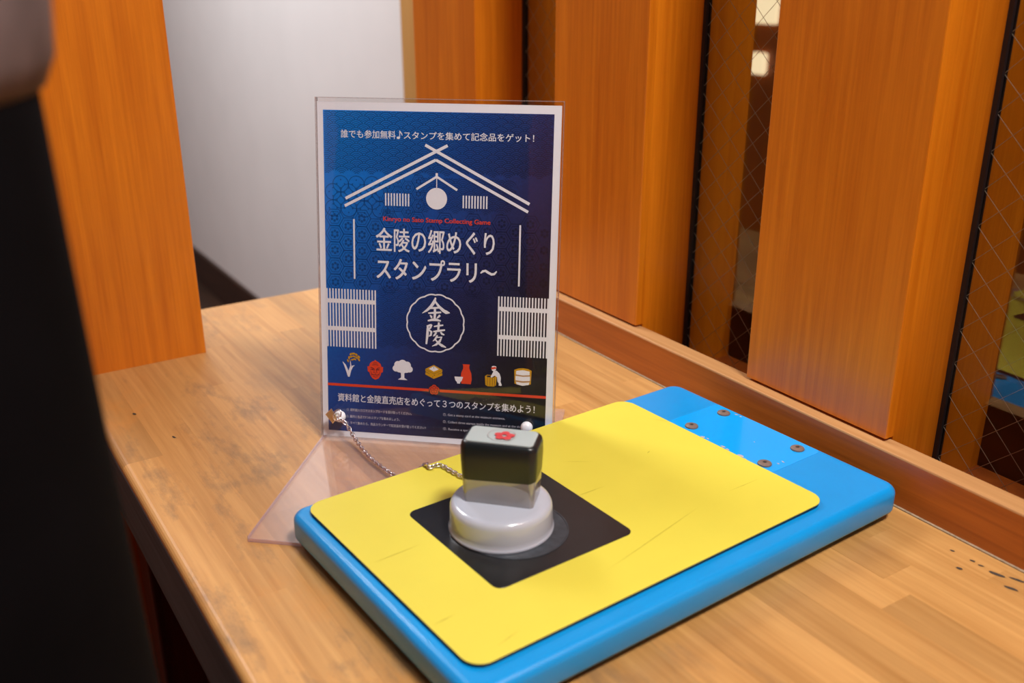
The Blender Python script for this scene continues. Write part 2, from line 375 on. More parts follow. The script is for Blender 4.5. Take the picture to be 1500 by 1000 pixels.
# ------------------------------------------------------------------ table
TX0, TX1, TY0, TY1 = .1235, XR0, -.75, 1.191
tb = empty('wooden_table', (.38, .3, 0)); tag(tb, 'long laminated wooden table with a worn top and dark left edge', 'table')
tb_off = Vector((-.38, -.3, 0))
TH = .036
edges_x = [TX0+(.2642-TX0)*k/4 for k in range(4)]+[.2642+(TX1-.2642)*k/12 for k in range(13)]     # four strips stop at the post
for i, (x0, xe) in enumerate(zip(edges_x, edges_x[1:])):
    w_strip = xe-x0
    yend = 1.0433 if x0+w_strip*.5 < .264 else TY1
    y = TY0 - random.uniform(0, .3)
    while y < yend-1e-4:
        y1 = min(yend, y+random.uniform(.34, .62))
        if yend-y1 < .08: y1 = yend
        ys = max(y, TY0); ln = round(y1-ys, 3)
        if ln > .01:
            bm = bmesh.new(); add_box(bm, 0, w_strip, 0, y1-ys, -TH, 0)
            if i == 0:
                bmesh.ops.bevel(bm, geom=[e for e in bm.edges if all(v.co.x < .001 and v.co.z > -.001 for v in e.verts)], offset=.006, segments=5, profile=.5, affect='EDGES')
            o = obj('plank', bm, 'table', tb)
            o.location = Vector((x0, ys, TZ+random.uniform(-.00012, 0)))+tb_off
        y = y1
def tbox(name, x0, x1, y0, y1, z0, z1, m, bev=0):
    o = box(name, x0, x1, y0, y1, z0, z1, m, tb, bev); o.location = tb_off; return o
tbox('edge_board', TX0-.0005, TX0+.022, TY0, 1.0430, TZ-.070, TZ-.0065, 'table_edge', .002)
bpy.context.view_layer.update()
tbox('side_panel', TX0+.075, TX0+.095, -.6, 1.03, .05, TZ-TH, 'under')
tbox('back_rail', .27, .6, 1.13, 1.155, TZ-.12, TZ-TH, 'under')
for x, y in ((TX0+.03, -.70), (TX1-.08, -.70), (TX1-.08, 1.10), (TX0+.03, .96)):
    tbox('leg', x, x+.05, y, y+.05, 0, TZ-TH, 'under', .003)
for px, py, l, w in ((1459, 840, .006, .0016), (1490, 849, .006, .0015), (1483, 862, .005, .0014), (1425, 821, .002, .0011), (1405, 832, .0022, .0014), (1437, 828, .002, .001),
                     (255, 640, .003, .0012), (197, 606, .003, .0015), (1395, 806, .002, .001)):
    c = on_z(px, py, TZ+.0003); n = 9
    vs = []; bm = bmesh.new()
    for k in range(n):
        a = 2*math.pi*k/n; q = random.uniform(.7, 1.15)
        dx, dy = w*q*math.cos(a), l*q*math.sin(a)
        vs.append(bm.verts.new((c.x+dx-.25*dy, c.y+dy, TZ+.0003)))
    bm.faces.new(vs)
    o = obj('scuff_mark', bm, 'scuff', tb); o.location = tb_off

# ------------------------------------------------------------------ the blue board with its yellow sheet
BR = math.radians(3.1)
bd = empty('stamping_board', mw=Matrix.Translation((.4095, .5125, TZ)) @ Matrix.Rotation(BR, 4, 'Z'))
tag(bd, 'blue painted board covered with a yellow sheet, lying on the wooden table', 'board')
def to_bd(v): return bd.matrix_world.inverted() @ Vector(v)
bpy.context.view_layer.update()
w, d, r = .4005, .2485, .013
spec = [(.0025, .0070, w, d), (.0006, .0078, w, d), (0, .0095, w, d)]
for k in range(7):
    a = math.radians(90*k/6); spec.append((.0065*(1-math.cos(a)), .0215+.0065*math.sin(a), w, d))
bm = bmesh.new(); loft(bm, rings_rr(spec, r, 8)); smooth_by_angle(obj('body', bm, 'blue', bd), 50)
# patch left by a removed label
pc = [to_bd(on_z(x, y, TZ+.0281)) for x, y in ((978, 617), (1048, 592), (1203, 660), (1130, 693))]
cx = sum(q.x for q in pc)/4; cy = sum(q.y for q in pc)/4
pw = (pc[1]-pc[0]).length*.5+(pc[2]-pc[3]).length*.5; pd = (pc[0]-pc[3]).length*.5+(pc[1]-pc[2]).length*.5
bm = bmesh.new(); loft(bm, [[(cx+x, cy+y, z) for x, y in rrect(pw, pd, .004, 4)] for z in (.0279, .02815)]); obj('label_patch', bm, 'blue_patch', bd)
for px, py, s in ((1030, 640, .003), (1037, 642, .002), (1059, 654, .0032), (1066, 658, .0022), (1084, 667, .0036), (1092, 672, .002), (1079, 607, .0022), (1085, 610, .0016), (1105, 647, .001), (1147, 676, .0024), (1140, 679, .0016)):
    c = to_bd(on_z(px, py, TZ+.0283)); vs = []; bm = bmesh.new()
    for k in range(8):
        a = 2*math.pi*k/8; q = random.uniform(.35, 1.1)*s; vs.append(bm.verts.new((c.x+q*math.cos(a)*.6, c.y+q*math.sin(a), .0283)))
    bm.faces.new(vs)
    obj('residue_fleck', bm, 'residue', bd)
# yellow sheet
yc = to_bd((.3795, .5158, 0)); ya = math.radians(.3)
ym = Matrix.Translation((yc.x, yc.y, 0)) @ Matrix.Rotation(ya, 4, 'Z')
yw, yd, yr = .3192, .2245, .0135
bm = bmesh.new(); loft(bm, rings_rr([(.0006, .0279, yw, yd), (.0001, .0309, yw, yd)], yr, 8))
core = obj('sheet_backing', bm, 'black_core', bd); core.matrix_local = ym
bm = bmesh.new(); loft(bm, rings_rr([(0, .0309, yw, yd), (0, .0312, yw, yd), (.0002, .0314, yw, yd)], yr, 8))
ys = obj('yellow_sheet', bm, 'yellow', bd); ys.matrix_local = ym
ZT = .0314
kc = to_bd((.3341, .5122, 0)); ksq = Matrix.Translation((kc.x, kc.y, 0)) @ Matrix.Rotation(math.radians(-.2), 4, 'Z')
bm = bmesh.new(); loft(bm, rings_rr([(0, ZT-.0003, .1178, .1172), (0, ZT+.0002, .1178, .1172), (.0003, ZT+.0004, .1178, .1172)], .007, 6))
kb = obj('black_square', bm, 'black_mat', bd); kb.matrix_local = ksq
wc = to_bd(on_z(754, 775, TZ+ZT)); bm = bmesh.new()
lathe(bm, [(.0372, ZT+.0003), (.0372, ZT+.00055), (.0368, ZT+.00065)], 56, (wc.x, wc.y, 0))
wm = obj('worn_disc', bm, 'worn', bd); wm.name = 'worn_mark'
bm = bmesh.new()
rings = [[(wc.x+r*math.cos(2*math.pi*k/56), wc.y+r*math.sin(2*math.pi*k/56), ZT+z) for k in range(56)] for r, z in ((.0384, .0004), (.0384, .0007), (.0375, .0007), (.0375, .0004))]
loft(bm, rings, False, False); obj('worn_ring', bm, 'worn', bd)
bm = bmesh.new()
def strip(bm, a, b, w, z):
    t = (b-a).normalized(); n = Vector((-t.y, t.x, 0))*w/2
    bm.faces.new([bm.verts.new((q.x, q.y, z)) for q in (a, a+(b-a)*.5-n, b, a+(b-a)*.5+n)])
for a, b, wd in (((885, 838), (1030, 738), .0007), ((1066, 720), (1112, 701), .0006), ((838, 729), (888, 711), .0007), ((545, 825), (616, 797), .0008),
                 ((634, 916), (667, 899), .001), ((728, 946), (762, 922), .0007), ((945, 612), (985, 618), .0004), ((820, 676), (870, 676), .0005), ((948, 664), (952, 660), .0012)):
    bm = bmesh.new(); strip(bm, to_bd(on_z(*a, TZ+ZT)), to_bd(on_z(*b, TZ+ZT)), wd, ZT+.00012)
    obj('scratch', bm, 'scratch', bd)
def screw_mesh():
    bm = bmesh.new()
    lathe(bm, [(.0056, -.0004), (.0058, .0004), (.0055, .0012), (.0044, .0018), (.0018, .0021), (.0016, .0012), (.0004, .0012)], 28)
    return bm
for i, q in enumerate(((1013, 624), (1060, 605), (1120, 679), (1168, 657))):
    c = to_bd(on_z(*q, TZ+.0285))
    bm = screw_mesh(); s = obj('screw', bm, 'screw', bd); smooth_by_angle(s, 40); s.location = (c.x, c.y, .0283)
    bm = bmesh.new(); a0 = random.uniform(0, 1.5)
    loft(bm, [[(.0015*math.cos(a0+k*math.pi/3), .0015*math.sin(a0+k*math.pi/3), z) for k in range(6)] for z in (.0010, .0014)])
    obj('socket', bm, 'dark', s)
for x, y in ((.17, .10), (.17, -.10), (-.175, -.10), (-.186, .072)):
    bm = bmesh.new(); lathe(bm, [(.009, 0), (.010, .002), (.010, .0075)], 24); f = obj('rubber_foot', bm, 'rubber', bd); f.location = (x, y, 0)

# ------------------------------------------------------------------ poster and acrylic stand
PYAW, PT = .728086, .158764
ex = Vector((math.cos(PYAW), -math.sin(PYAW), 0)); bk = Vector((math.sin(PYAW), math.cos(PYAW), 0))
ev = Vector((0, 0, 1))*math.cos(PT)+bk*math.sin(PT); en = ex.cross(ev)
P0 = Vector((.291443, .773981, TZ+.0032))
PM = Matrix(((ex.x, ev.x, en.x, P0.x), (ex.y, ev.y, en.y, P0.y), (ex.z, ev.z, en.z, P0.z), (0, 0, 0, 1)))
po = empty('poster', mw=PM); tag(po, 'indigo printed poster with white Japanese lettering held in a clear stand', 'poster')
mmk = .001
def pbm(): return bmesh.new()
def poly(bm, pts, z): bm.faces.new([bm.verts.new((x*mmk, y*mmk, z)) for x, y in pts])
def rect(bm, x0, y0, x1, y1, z): poly(bm, [(x0, y0), (x1, y0), (x1, y1), (x0, y1)], z)
def disc(bm, x, y, r, z, ry=None, n=32): poly(bm, [(x+r*math.cos(2*math.pi*k/n), y+(ry or r)*math.sin(2*math.pi*k/n)) for k in range(n)], z)
def stroke(bm, pts, w, z, w2=None):
    """open line with thickness; w may be a list of widths"""
    n = len(pts); P = [Vector((a, b)) for a, b in pts]
    if not isinstance(w, (list, tuple)): w = [w]*n
    Lf, Rt = [], []
    for i in range(n):
        t = (P[min(i+1, n-1)]-P[max(i-1, 0)]).normalized(); nn = Vector((-t.y, t.x))*w[i]/2
        Lf.append(bm.verts.new(((P[i]+nn).x*mmk, (P[i]+nn).y*mmk, z))); Rt.append(bm.verts.new(((P[i]-nn).x*mmk, (P[i]-nn).y*mmk, z)))
    for i in range(n-1): bm.faces.new((Lf[i], Rt[i], Rt[i+1], Lf[i+1]))
def closed_line(bm, pts, w, z):
    n = len(pts); P = [Vector(q) for q in pts]; A, Bq = [], []
    for i in range(n):
        t = (P[(i+1) % n]-P[i-1]).normalized(); nn = Vector((-t.y, t.x))*w/2
        A.append(bm.verts.new(((P[i]+nn).x*mmk, (P[i]+nn).y*mmk, z))); Bq.append(bm.verts.new(((P[i]-nn).x*mmk, (P[i]-nn).y*mmk, z)))
    for i in range(n):
        j = (i+1) % n; bm.faces.new((A[i], A[j], Bq[j], Bq[i]))
def text_into(bm, s, x0, y0, x1, y1, z, bold=0.0):
    cu = bpy.data.curves.new('t', 'FONT'); cu.body = s; cu.size = 1; cu.resolution_u = 3
    cu.fill_mode = 'FRONT'
    o = bpy.data.objects.new('t', cu); C.objects.link(o); bpy.context.view_layer.update()
    me = bpy.data.meshes.new_from_object(o.evaluated_get(bpy.context.evaluated_depsgraph_get()))
    xs = [v.co.x for v in me.vertices]; yy = [v.co.y for v in me.vertices]
    ax, bx, ay, by = min(xs), max(xs), min(yy), max(yy)
    for n, (sx, sy) in enumerate(((-1, -.6), (1, .6), (-1, .6), (1, -.6)) if bold else ((0, 0),)):      # heavier strokes: layers printed side by side
        vs = [bm.verts.new(((x0+(v.co.x-ax)/(bx-ax)*(x1-x0)+sx*bold)*mmk, (y0+(v.co.y-ay)/(by-ay)*(y1-y0)+sy*bold)*mmk, z+n*.000006)) for v in me.vertices]
        for p in me.polygons:
            try: bm.faces.new([vs[k] for k in p.vertices])
            except ValueError: pass
    bpy.data.objects.remove(o); bpy.data.curves.remove(cu); bpy.data.meshes.remove(me)
Z1, Z2, Z3, Z4 = .00012, .00020, .00028, .00036
# paper
bm = pbm(); add_box(bm, 0, .21, 0, .297, -.0002, 0); obj('paper_sheet', bm, 'paper', po)
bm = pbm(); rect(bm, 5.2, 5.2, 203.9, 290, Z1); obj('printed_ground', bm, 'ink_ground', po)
# tone-on-tone ground pattern: waves, rings, tortoise-shell
bm = pbm()
def inside(x, y): return 5.6 < x < 203.5 and 5.6 < y < 289.6
def seigaiha(x0, x1, y0, y1, R, w):
    dy = R*.5; rows = int((y1-y0)/dy)+2; cols = int((x1-x0)/(2*R))+2
    for j in range(rows):
        cyy = y0+j*dy
        for i in range(cols):
            cxx = x0+(2*i+(j % 2))*R
            if not (x0 <= cxx <= x1): continue
            for f in (1, .76, .52, .28):
                run = []
                for k in range(0, 25):
                    a = math.pi*k/24; q = (cxx+f*R*math.cos(a), cyy+f*R*math.sin(a))
                    ok = inside(*q) and y0 <= q[1] <= y1
                    if ok:
                        for dj in (1, 2, 3):
                            for di in (-2, -1, 0, 1, 2):
                                ox = cxx+(di*R); oy = cyy-dj*dy
                                if (di+dj) % 2 == 0 and math.hypot(q[0]-ox, q[1]-oy) < R*.99: ok = False
                    if ok: run.append(q)
                    else:
                        if len(run) > 1: stroke(bm, run, w, Z2)
                        run = []
                if len(run) > 1: stroke(bm, run, w, Z2)
def shippo(x0, x1, y0, y1, R, w):
    y = y0; j = 0
    while y <= y1:
        x = x0+(R if j % 2 else 0)
        while x <= x1:
            pts = [(x+R*math.cos(2*math.pi*k/24), y+R*math.sin(2*math.pi*k/24)) for k in range(24)]
            if all(inside(*q) for q in pts): closed_line(bm, pts, w, Z2)
            for a in range(4):
                q = (x+R*.5*math.cos(a*math.pi/2), y+R*.5*math.sin(a*math.pi/2))
                if inside(*q) and inside(q[0]+1, q[1]+1): disc(bm, q[0], q[1], R*.1, Z2, n=6)
            x += 2*R
        y += R; j += 1
def kikko(x0, x1, y0, y1, R, w):
    h = R*math.sqrt(3)/2; i = 0; x = x0
    while x <= x1:
        y = y0+(h if i % 2 else 0)
        while y <= y1:
            for f in (1.0, .72):
                pts = [(x+R*f*math.cos(math.pi*k/3), y+R*f*math.sin(math.pi*k/3)) for k in range(6)]
                if all(inside(*q) for q in pts): closed_line(bm, pts, w*f, Z2)
            for k in range(6):
                a = math.pi*k/3+.52; q = (x+R*.32*math.cos(a), y+R*.32*math.sin(a))
                if inside(q[0]-2, q[1]-2) and inside(q[0]+2, q[1]+2): disc(bm, q[0], q[1], R*.15, Z2, n=7)
            y += 2*h
        x += 1.5*R; i += 1
seigaiha(8, 200, 236, 290, 6.6, .85)
seigaiha(95, 170, 205, 236, 6.6, .6)
shippo(13, 60, 207, 234, 7.0, .7)
kikko(14, 200, 142, 200, 8.2, .7)
seigaiha(56, 150, 84, 140, 6.6, .5)
kikko(62, 92, 206, 234, 6.0, .6)
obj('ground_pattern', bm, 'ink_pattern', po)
# lettering
bm = pbm(); text_into(bm, '誰でも参加無料', 20.8, 267.0, 69.0, 273.8, Z3, .07); text_into(bm, 'スタンプを集めて記念品をゲット！', 76.2, 267.0, 187.5, 273.6, Z3, .07)
disc(bm, 71.4, 268.0, 1.5, Z3, 1.1, 14); rect(bm, 72.3, 268, 72.9, 274, Z3+.00001); stroke(bm, [(72.6, 273.6), (74.2, 271.6), (75.0, 269.8)], [.9, .9, .4], Z3+.00002); obj('heading_lettering', bm, 'ink_white', po)
bm = pbm(); text_into(bm, 'Kinryo no Sato Stamp Collecting Game', 57.8, 196.2, 151.9, 201.3, Z3, .09); obj('subtitle_lettering', bm, 'ink_red', po)
bm = pbm(); text_into(bm, '金陵の郷めぐり', 51.2, 171.0, 155.7, 191.4, Z3, .20)
text_into(bm, 'スタンプラリ', 51.7, 147.0, 140.5, 165.2, Z3, .28)
stroke(bm, [(144, 155.5), (146, 157.3), (148.3, 157.8), (151, 156.2), (153.6, 154.9), (156, 155.3), (158.2, 157.8)], [1, 2, 2.2, 2.2, 2.2, 2, 1], Z3)
obj('title_lettering', bm, 'ink_white', po)
bm = pbm(); text_into(bm, '資料館と金陵直売店をめぐって３つのスタンプを集めよう！', 14.5, 33.2, 194.2, 40.6, Z3, .07); obj('slogan_lettering', bm, 'ink_white', po)
bm = pbm()
for s, x0, y0, x1, y1 in (('①. 資料館入り口でスタンプカードを受け取ってください。', 22.5, 24.3, 83, 27.0), ('②. 館内と各店で3つのスタンプを集めましょう。', 22.3, 18.1, 72, 20.8),
                          ('③. すべて集めたら、売店カウンターで記念品を受け取ってください！', 22.1, 12.0, 96, 14.7),
                          ('①. Get a stamp card at the museum entrance.', 112, 25.2, 168, 28.2), ('②. Collect three stamps inside the museum and at the shop.', 112, 18.6, 185, 21.6),
                          ('③. Receive a special gift at the shop counter.', 112, 12.0, 172, 15.0)):
    text_into(bm, s, x0, y0, x1, y1, Z3, .04)
obj('notes_lettering', bm, 'ink_note', po)
# roof drawing
bm = pbm()
stroke(bm, [(24.2, 215.6), (114.2, 262.6)], 2.5, Z3); stroke(bm, [(94.8, 262.6), (185, 215.8)], 2.5, Z3+.00001)
stroke(bm, [(23.4, 209.2), (104.1, 250.4)], 2.4, Z3); stroke(bm, [(104.1, 250.4), (184, 209.2)], 2.4, Z3+.00001)
obj('roof_drawing', bm, 'ink_white', po)
bm = pbm()
stroke(bm, [(87.2, 225.4), (104.9, 236.4)], 1.9, Z3); stroke(bm, [(104.9, 236.4), (122.8, 225.6)], 1.9, Z3+.00001)
rect(bm, 103.9, 235, 105.9, 239.4, Z3+.00002); rect(bm, 104.6, 226, 105.3, 236, Z3); disc(bm, 104.9, 217.9, 9.15, Z3, n=48)
obj('cedar_ball_drawing', bm, 'ink_white', po)
for x0 in (59.5, 127.6):
    bm = pbm()
    for k in range(9): rect(bm, x0+k*2.53, 210.6, x0+k*2.53+1.2, 221.3, Z3)
    obj('small_lattice', bm, 'ink_white', po)
for x, in ((31.5,), (177.6,)):
    bm = pbm(); rect(bm, x-.75, 145.6, x+.75, 198, Z3); obj('side_bar', bm, 'ink_white', po)
for x0, x1 in ((5.3, 50.8), (159.8, 203.9)):
    bm = pbm(); n = 17
    for k in range(n):
        a = x0+(x1-x0-1.3)*k/(n-1); rect(bm, a, 83.6, a+1.3, 136.2, Z3)
    rect(bm, x0, 123.4, x1, 127.2, Z3+.00002); rect(bm, x0, 98.6, x1, 102.3, Z3+.00002)
    obj('lattice_window', bm, 'ink_white', po)
# crest: scalloped ring with two brushed characters
bm = pbm(); pts = []
for k in range(256):
    a = 2*math.pi*k/256; r = 25.1+.75*abs(math.sin(8*a)); pts.append((104.4+r*math.cos(a), 109.5+r*math.sin(a)))
closed_line(bm, pts, 1.25, Z3)
def brush(pts, w):
    stroke(bm, pts, w, Z3+.00001*(brush.k % 7)); brush.k += 1
brush.k = 0
brush([(104.6, 132.4), (103.6, 129.0), (100.4, 124.2), (96.6, 120.6), (92.6, 118.0)], [1.2, 2.8, 2.6, 2.0, .5])
brush([(104.0, 129.2), (107.6, 124.6), (111.8, 121.0), (114.2, 119.8), (117.4, 119.4)], [1.6, 2.3, 2.8, 3.2, .6])
brush([(99.6, 122.6), (103.6, 123.2), (107.8, 123.6)], [1.2, 1.8, 1.4])
brush([(98.0, 118.3), (103.6, 118.9), (109.6, 119.6)], [1.2, 1.9, 1.5])
brush([(104.0, 123.8), (104.0, 118), (103.7, 112.6)], [1.8, 2.2, 2.0])
brush([(99.6, 116.8), (100.8, 115.4), (101.3, 113.9)], [.8, 2.0, .9])
brush([(108.6, 117.0), (107.2, 115.4), (105.8, 114.1)], [1.8, 1.8, .7])
brush([(97.6, 111.5), (101.4, 112.5), (105.4, 112.7), (109.4, 111.9)], [1.2, 2.1, 2.3, 1.2])
brush([(96.6, 106.6), (99.4, 107.5), (101.2, 108.2)], [1.2, 1.8, 1.4])
brush([(101.2, 108.2), (99.8, 105.0), (98.6, 103.4), (100.9, 101.8), (100.4, 98.6), (98.6, 97.6)], [1.6, 1.8, 1.5, 2.0, 1.8, .6])
brush([(97.8, 107.0), (97.4, 99.5), (96.4, 90.4)], [1.8, 2.4, 1.5])
brush([(103.2, 106.6), (107.4, 107.6), (111.6, 108.2)], [1.1, 1.7, 1.2])
brush([(107.6, 110.6), (107.3, 106.0), (107.0, 102.6)], [1.6, 2.0, 1.6])
brush([(102.6, 102.0), (107.6, 103.0), (113.2, 104.0)], [1.2, 2.0, 1.4])
brush([(105.4, 101.6), (104.0, 99.2), (102.6, 97.8)], [1.5, 1.8, .6])
brush([(109.2, 102.0), (110.4, 100.4), (112.6, 99.6)], [1.4, 1.9, 1.2])
brush([(106.4, 99.0), (104.6, 95.6), (102.4, 93.4)], [1.4, 1.8, .6])
brush([(105.6, 97.0), (110.2, 97.4), (108.4, 93.6), (105.4, 90.6), (101.6, 88.8)], [1.2, 1.8, 2.2, 1.9, .5])
brush([(104.6, 94.8), (107.8, 91.6), (110.6, 89.8), (114.2, 88.4)], [1.2, 1.9, 2.5, .8])
obj('crest', bm, 'ink_white', po)
# icons
def part2(name, m1, f1, subs):
    bm = pbm(); f1(bm); o = obj(name, bm, m1, po)
    for nm, mm, ff in subs:
        b2 = pbm(); ff(b2); obj(nm, b2, mm, o)
    return o
def rice_leaves(bm):
    stroke(bm, [(25.0, 56.4), (25.6, 62), (27.0, 66.8), (26.6, 71)], [1.3, 1.6, 1.0, .5], Z3)
    stroke(bm, [(24.8, 56.6), (23.6, 62), (21.6, 67), (19.4, 70.2)], [1.2, 2.2, 1.8, .3], Z3)
    stroke(bm, [(25.4, 57.0), (26.4, 62.6), (28.6, 66.4), (30.6, 67.2)], [1.0, 1.9, 1.3, .3], Z3+.00001)
def rice_grains(bm):
    stroke(bm, [(26.6, 70.4), (25.8, 74), (27.6, 77), (31, 77.4), (35, 73.4)], .5, Z3)
    for x, y, a in ((24.4, 71.2, 1.9), (25.4, 74.2, 1.4), (27.6, 75.0, .4), (27.2, 77.6, .6), (29.6, 78.2, .1), (30.2, 75.4, -.4), (32.2, 77.4, -.5), (32.4, 74.4, -.6), (34.6, 75.4, -.8), (34.6, 72.6, -1.0), (28.6, 72.4, .2), (30.8, 72.9, -.4)):
        ca, sa = math.cos(a), math.sin(a)
        poly(bm, [(x+1.5*math.cos(t)*ca-.75*math.sin(t)*sa, y+1.5*math.cos(t)*sa+.75*math.sin(t)*ca) for t in [2*math.pi*k/10 for k in range(10)]], Z3+.00001)
part2('rice_icon', 'ink_white', rice_leaves, [('rice_grains', 'ink_gold', rice_grains)])
def mask_face(bm):
    poly(bm, [(49.7, 55.1), (52.6, 56.4), (54.6, 59.6), (55.2, 62), (56.6, 62.4), (57.0, 67.4), (55.4, 67.2), (54.6, 70.0), (52.0, 72.0), (50.8, 72.2), (50.2, 73.2), (49.2, 73.2), (48.6, 72.2), (47.2, 72.0),
              (44.8, 70.0), (44.0, 67.2), (42.4, 67.2), (42.8, 62.4), (44.2, 62), (44.8, 59.6), (46.8, 56.4)], Z3)
def mask_lines(bm):
    z = Z4
    stroke(bm, [(45.4, 66.2), (47.2, 66.0), (49.0, 64.6)], .55, z); stroke(bm, [(54.0, 66.2), (52.2, 66.0), (50.4, 64.6)], .55, z)
    stroke(bm, [(45.2, 64.2), (47.0, 64.9), (48.6, 64.0)], .4, z); stroke(bm, [(54.2, 64.2), (52.4, 64.9), (50.8, 64.0)], .4, z)
    disc(bm, 47.0, 64.4, .5, z, n=8); disc(bm, 52.4, 64.4, .5, z, n=8)
    stroke(bm, [(48.8, 64.4), (48.3, 61.6), (49.7, 61.1), (51.1, 61.6), (50.6, 64.4)], .35, z)
    stroke(bm, [(46.4, 60.2), (48.2, 59.4), (49.7, 59.8), (51.2, 59.4), (53.0, 60.2)], .5, z)
    stroke(bm, [(47.4, 58.2), (49.7, 57.6), (52.0, 58.2)], .35, z); stroke(bm, [(45.4, 62.8), (46.2, 60.6), (46.2, 58.8)], .3, z); stroke(bm, [(54.0, 62.8), (53.2, 60.6), (53.2, 58.8)], .3, z)
    stroke(bm, [(47.0, 68.6), (49.7, 69.2), (52.4, 68.6)], .35, z); stroke(bm, [(47.6, 70.2), (49.7, 70.8), (51.8, 70.2)], .3, z)
part2('mask_icon', 'ink_red', mask_face, [('mask_lines', 'ink_navy', mask_lines)])
def tree_ico(bm):
    for k, (x, y, r) in enumerate(((74.8, 71.0, 4.0), (70.6, 70.2, 3.4), (79.0, 70.2, 3.4), (68.6, 66.8, 2.9), (81.2, 66.6, 2.9), (75, 67, 4.4), (71.6, 66.0, 2.8), (78.4, 66.0, 2.8))): disc(bm, x, y, r, Z3+.000006*k, n=24)
    poly(bm, [(70.8, 64.4), (73.4, 62.6), (73.4, 58.6), (70.4, 56.6), (79.4, 56.6), (76.4, 58.6), (76.4, 62.6), (79.0, 64.4), (77.6, 65), (75.6, 63.6), (74.9, 65.4), (74.2, 63.6), (72.0, 65)], Z3+.00006)
part2('tree_icon', 'ink_white', tree_ico, [])
def masu(bm):
    poly(bm, [(103.3, 72), (111, 67.9), (111, 66), (110.4, 65.2), (111, 64.4), (111, 62.8), (103.3, 59.2), (95.6, 62.8), (95.6, 64.4), (96.2, 65.2), (95.6, 66), (95.6, 67.9)], Z3)
def masu_in(bm):
    poly(bm, [(103.3, 70.8), (107.8, 68.2), (103.3, 65.9), (98.8, 68.2)], Z4)
def masu_ln(bm):
    stroke(bm, [(95.8, 67.4), (103.3, 63.9), (110.8, 67.4)], .25, Z4); stroke(bm, [(103.3, 70.6), (103.3, 68.4)], .3, Z4+.00002); stroke(bm, [(96.2, 65.2), (99.6, 63.6)], .3, Z4); stroke(bm, [(110.4, 65.2), (107, 63.6)], .3, Z4)
    disc(bm, 103.9, 62.6, .45, Z4, n=8); disc(bm, 102.4, 61.0, .4, Z4, n=8)
part2('wooden_cup_icon', 'ink_gold', masu, [('cup_inside', 'ink_white', masu_in), ('cup_lines', 'ink_navy', masu_ln)])
def flask(bm):
    poly(bm, [(129.2, 74.2), (135.8, 74.2), (135.2, 72.4), (135.4, 70.4), (137.2, 66.0), (137.6, 60.6), (136.8, 56.4), (128.4, 56.4), (127.6, 60.6), (128.0, 66.0), (129.8, 70.4), (129.8, 72.4)], Z3)
def flask_cup(bm):
    poly(bm, [(121.9, 62.6), (129.8, 62.6), (128.6, 59.0), (127.2, 57.6), (127.2, 56.4), (124.4, 56.4), (124.4, 57.6), (123.0, 59.0)], Z4)
part2('flask_icon', 'ink_red', flask, [('small_cup', 'ink_white', flask_cup)])
def tub(bm):
    poly(bm, [(149.4, 64.6), (149.9, 56.6), (152, 55.5), (157.2, 55.5), (159.3, 56.6), (159.9, 64.6), (158, 65.9), (151.3, 65.9)], Z3)
def worker(bm):
    disc(bm, 157.2, 71.4, 2.0, Z4, n=16)
    poly(bm, [(157.0, 69.6), (159.8, 70.0), (162.4, 67.6), (163.6, 64.0), (163.4, 60.2), (164.6, 57.2), (163.8, 56.4), (161.6, 56.9), (162.0, 58.2), (160.6, 60.6), (160.2, 64.2), (158.2, 65.6), (155.4, 63.6), (154.4, 64.2), (155.8, 67.0)], Z4+.00001)
    disc(bm, 157.4, 73.4, 2.1, Z4+.00002, .9, 12)
def band(bm): poly(bm, [(154.6, 72.4), (158.0, 73.6), (160.0, 72.4), (158.2, 71.6), (155.2, 71.0)], Z4+.00004)
def tub_l(bm):
    for x in (151.6, 153.8, 156, 158): rect(bm, x, 56.2, x+.28, 64, Z3+.00004)
    poly(bm, [(150.6, 64.8), (152.2, 63.8), (157.2, 63.8), (158.8, 64.8), (157.6, 65.4), (151.8, 65.4)], Z3+.00005)
part2('brewer_icon', 'ink_gold', tub, [('tub_lines', 'ink_navy', tub_l), ('worker', 'ink_white', worker), ('headband', 'ink_red', band)])
def barrel(bm): poly(bm, [(175.4, 71.8), (178.6, 73.2), (183, 73.7), (187.4, 73.2), (190.6, 71.8), (190.4, 65), (190.2, 59.6), (187.6, 58.6), (178.4, 58.6), (175.8, 59.6), (175.6, 65)], Z3)
def barrel_w(bm):
    poly(bm, [(177.0, 71.0), (183, 72.0), (189, 71.0), (189, 67.8), (183, 67.2), (177, 67.8)], Z4); poly(bm, [(176.6, 66.6), (183, 66.0), (189.4, 66.6), (189.4, 62.6), (183, 62.0), (176.6, 62.6)], Z4)
    poly(bm, [(177.0, 61.2), (183, 60.6), (189, 61.2), (188.4, 59.0), (183, 57.8), (177.6, 59.0)], Z4)
def barrel_l(bm):
    stroke(bm, [(176.6, 67.3), (183, 66.6), (189.4, 67.3)], .8, Z4+.00002); stroke(bm, [(176.6, 61.9), (183, 61.3), (189.4, 61.9)], .8, Z4+.00002)
part2('barrel_icon', 'ink_gold', barrel, [('barrel_staves', 'ink_white', barrel_w), ('barrel_ropes', 'ink_tan', barrel_l)])
bm = pbm(); rect(bm, 5.2, 47.4, 98.8, 49.8, Z3); rect(bm, 108.6, 47.4, 203.9, 49.8, Z3); obj('red_rule', bm, 'ink_red', po)
bm = pbm(); disc(bm, 103.7, 49.0, 5.3, Z3-.00004, n=24); obj('flower_ground', bm, 'ink_navy', po)
bm = pbm()
for k in range(5):
    a = math.pi/2+2*math.pi*k/5; disc(bm, 103.7+2.5*math.cos(a), 49.2+2.5*math.sin(a), 2.2, Z3+.000006*k, n=18)
disc(bm, 103.7, 49.2, 2.4, Z3+.00004, n=16)
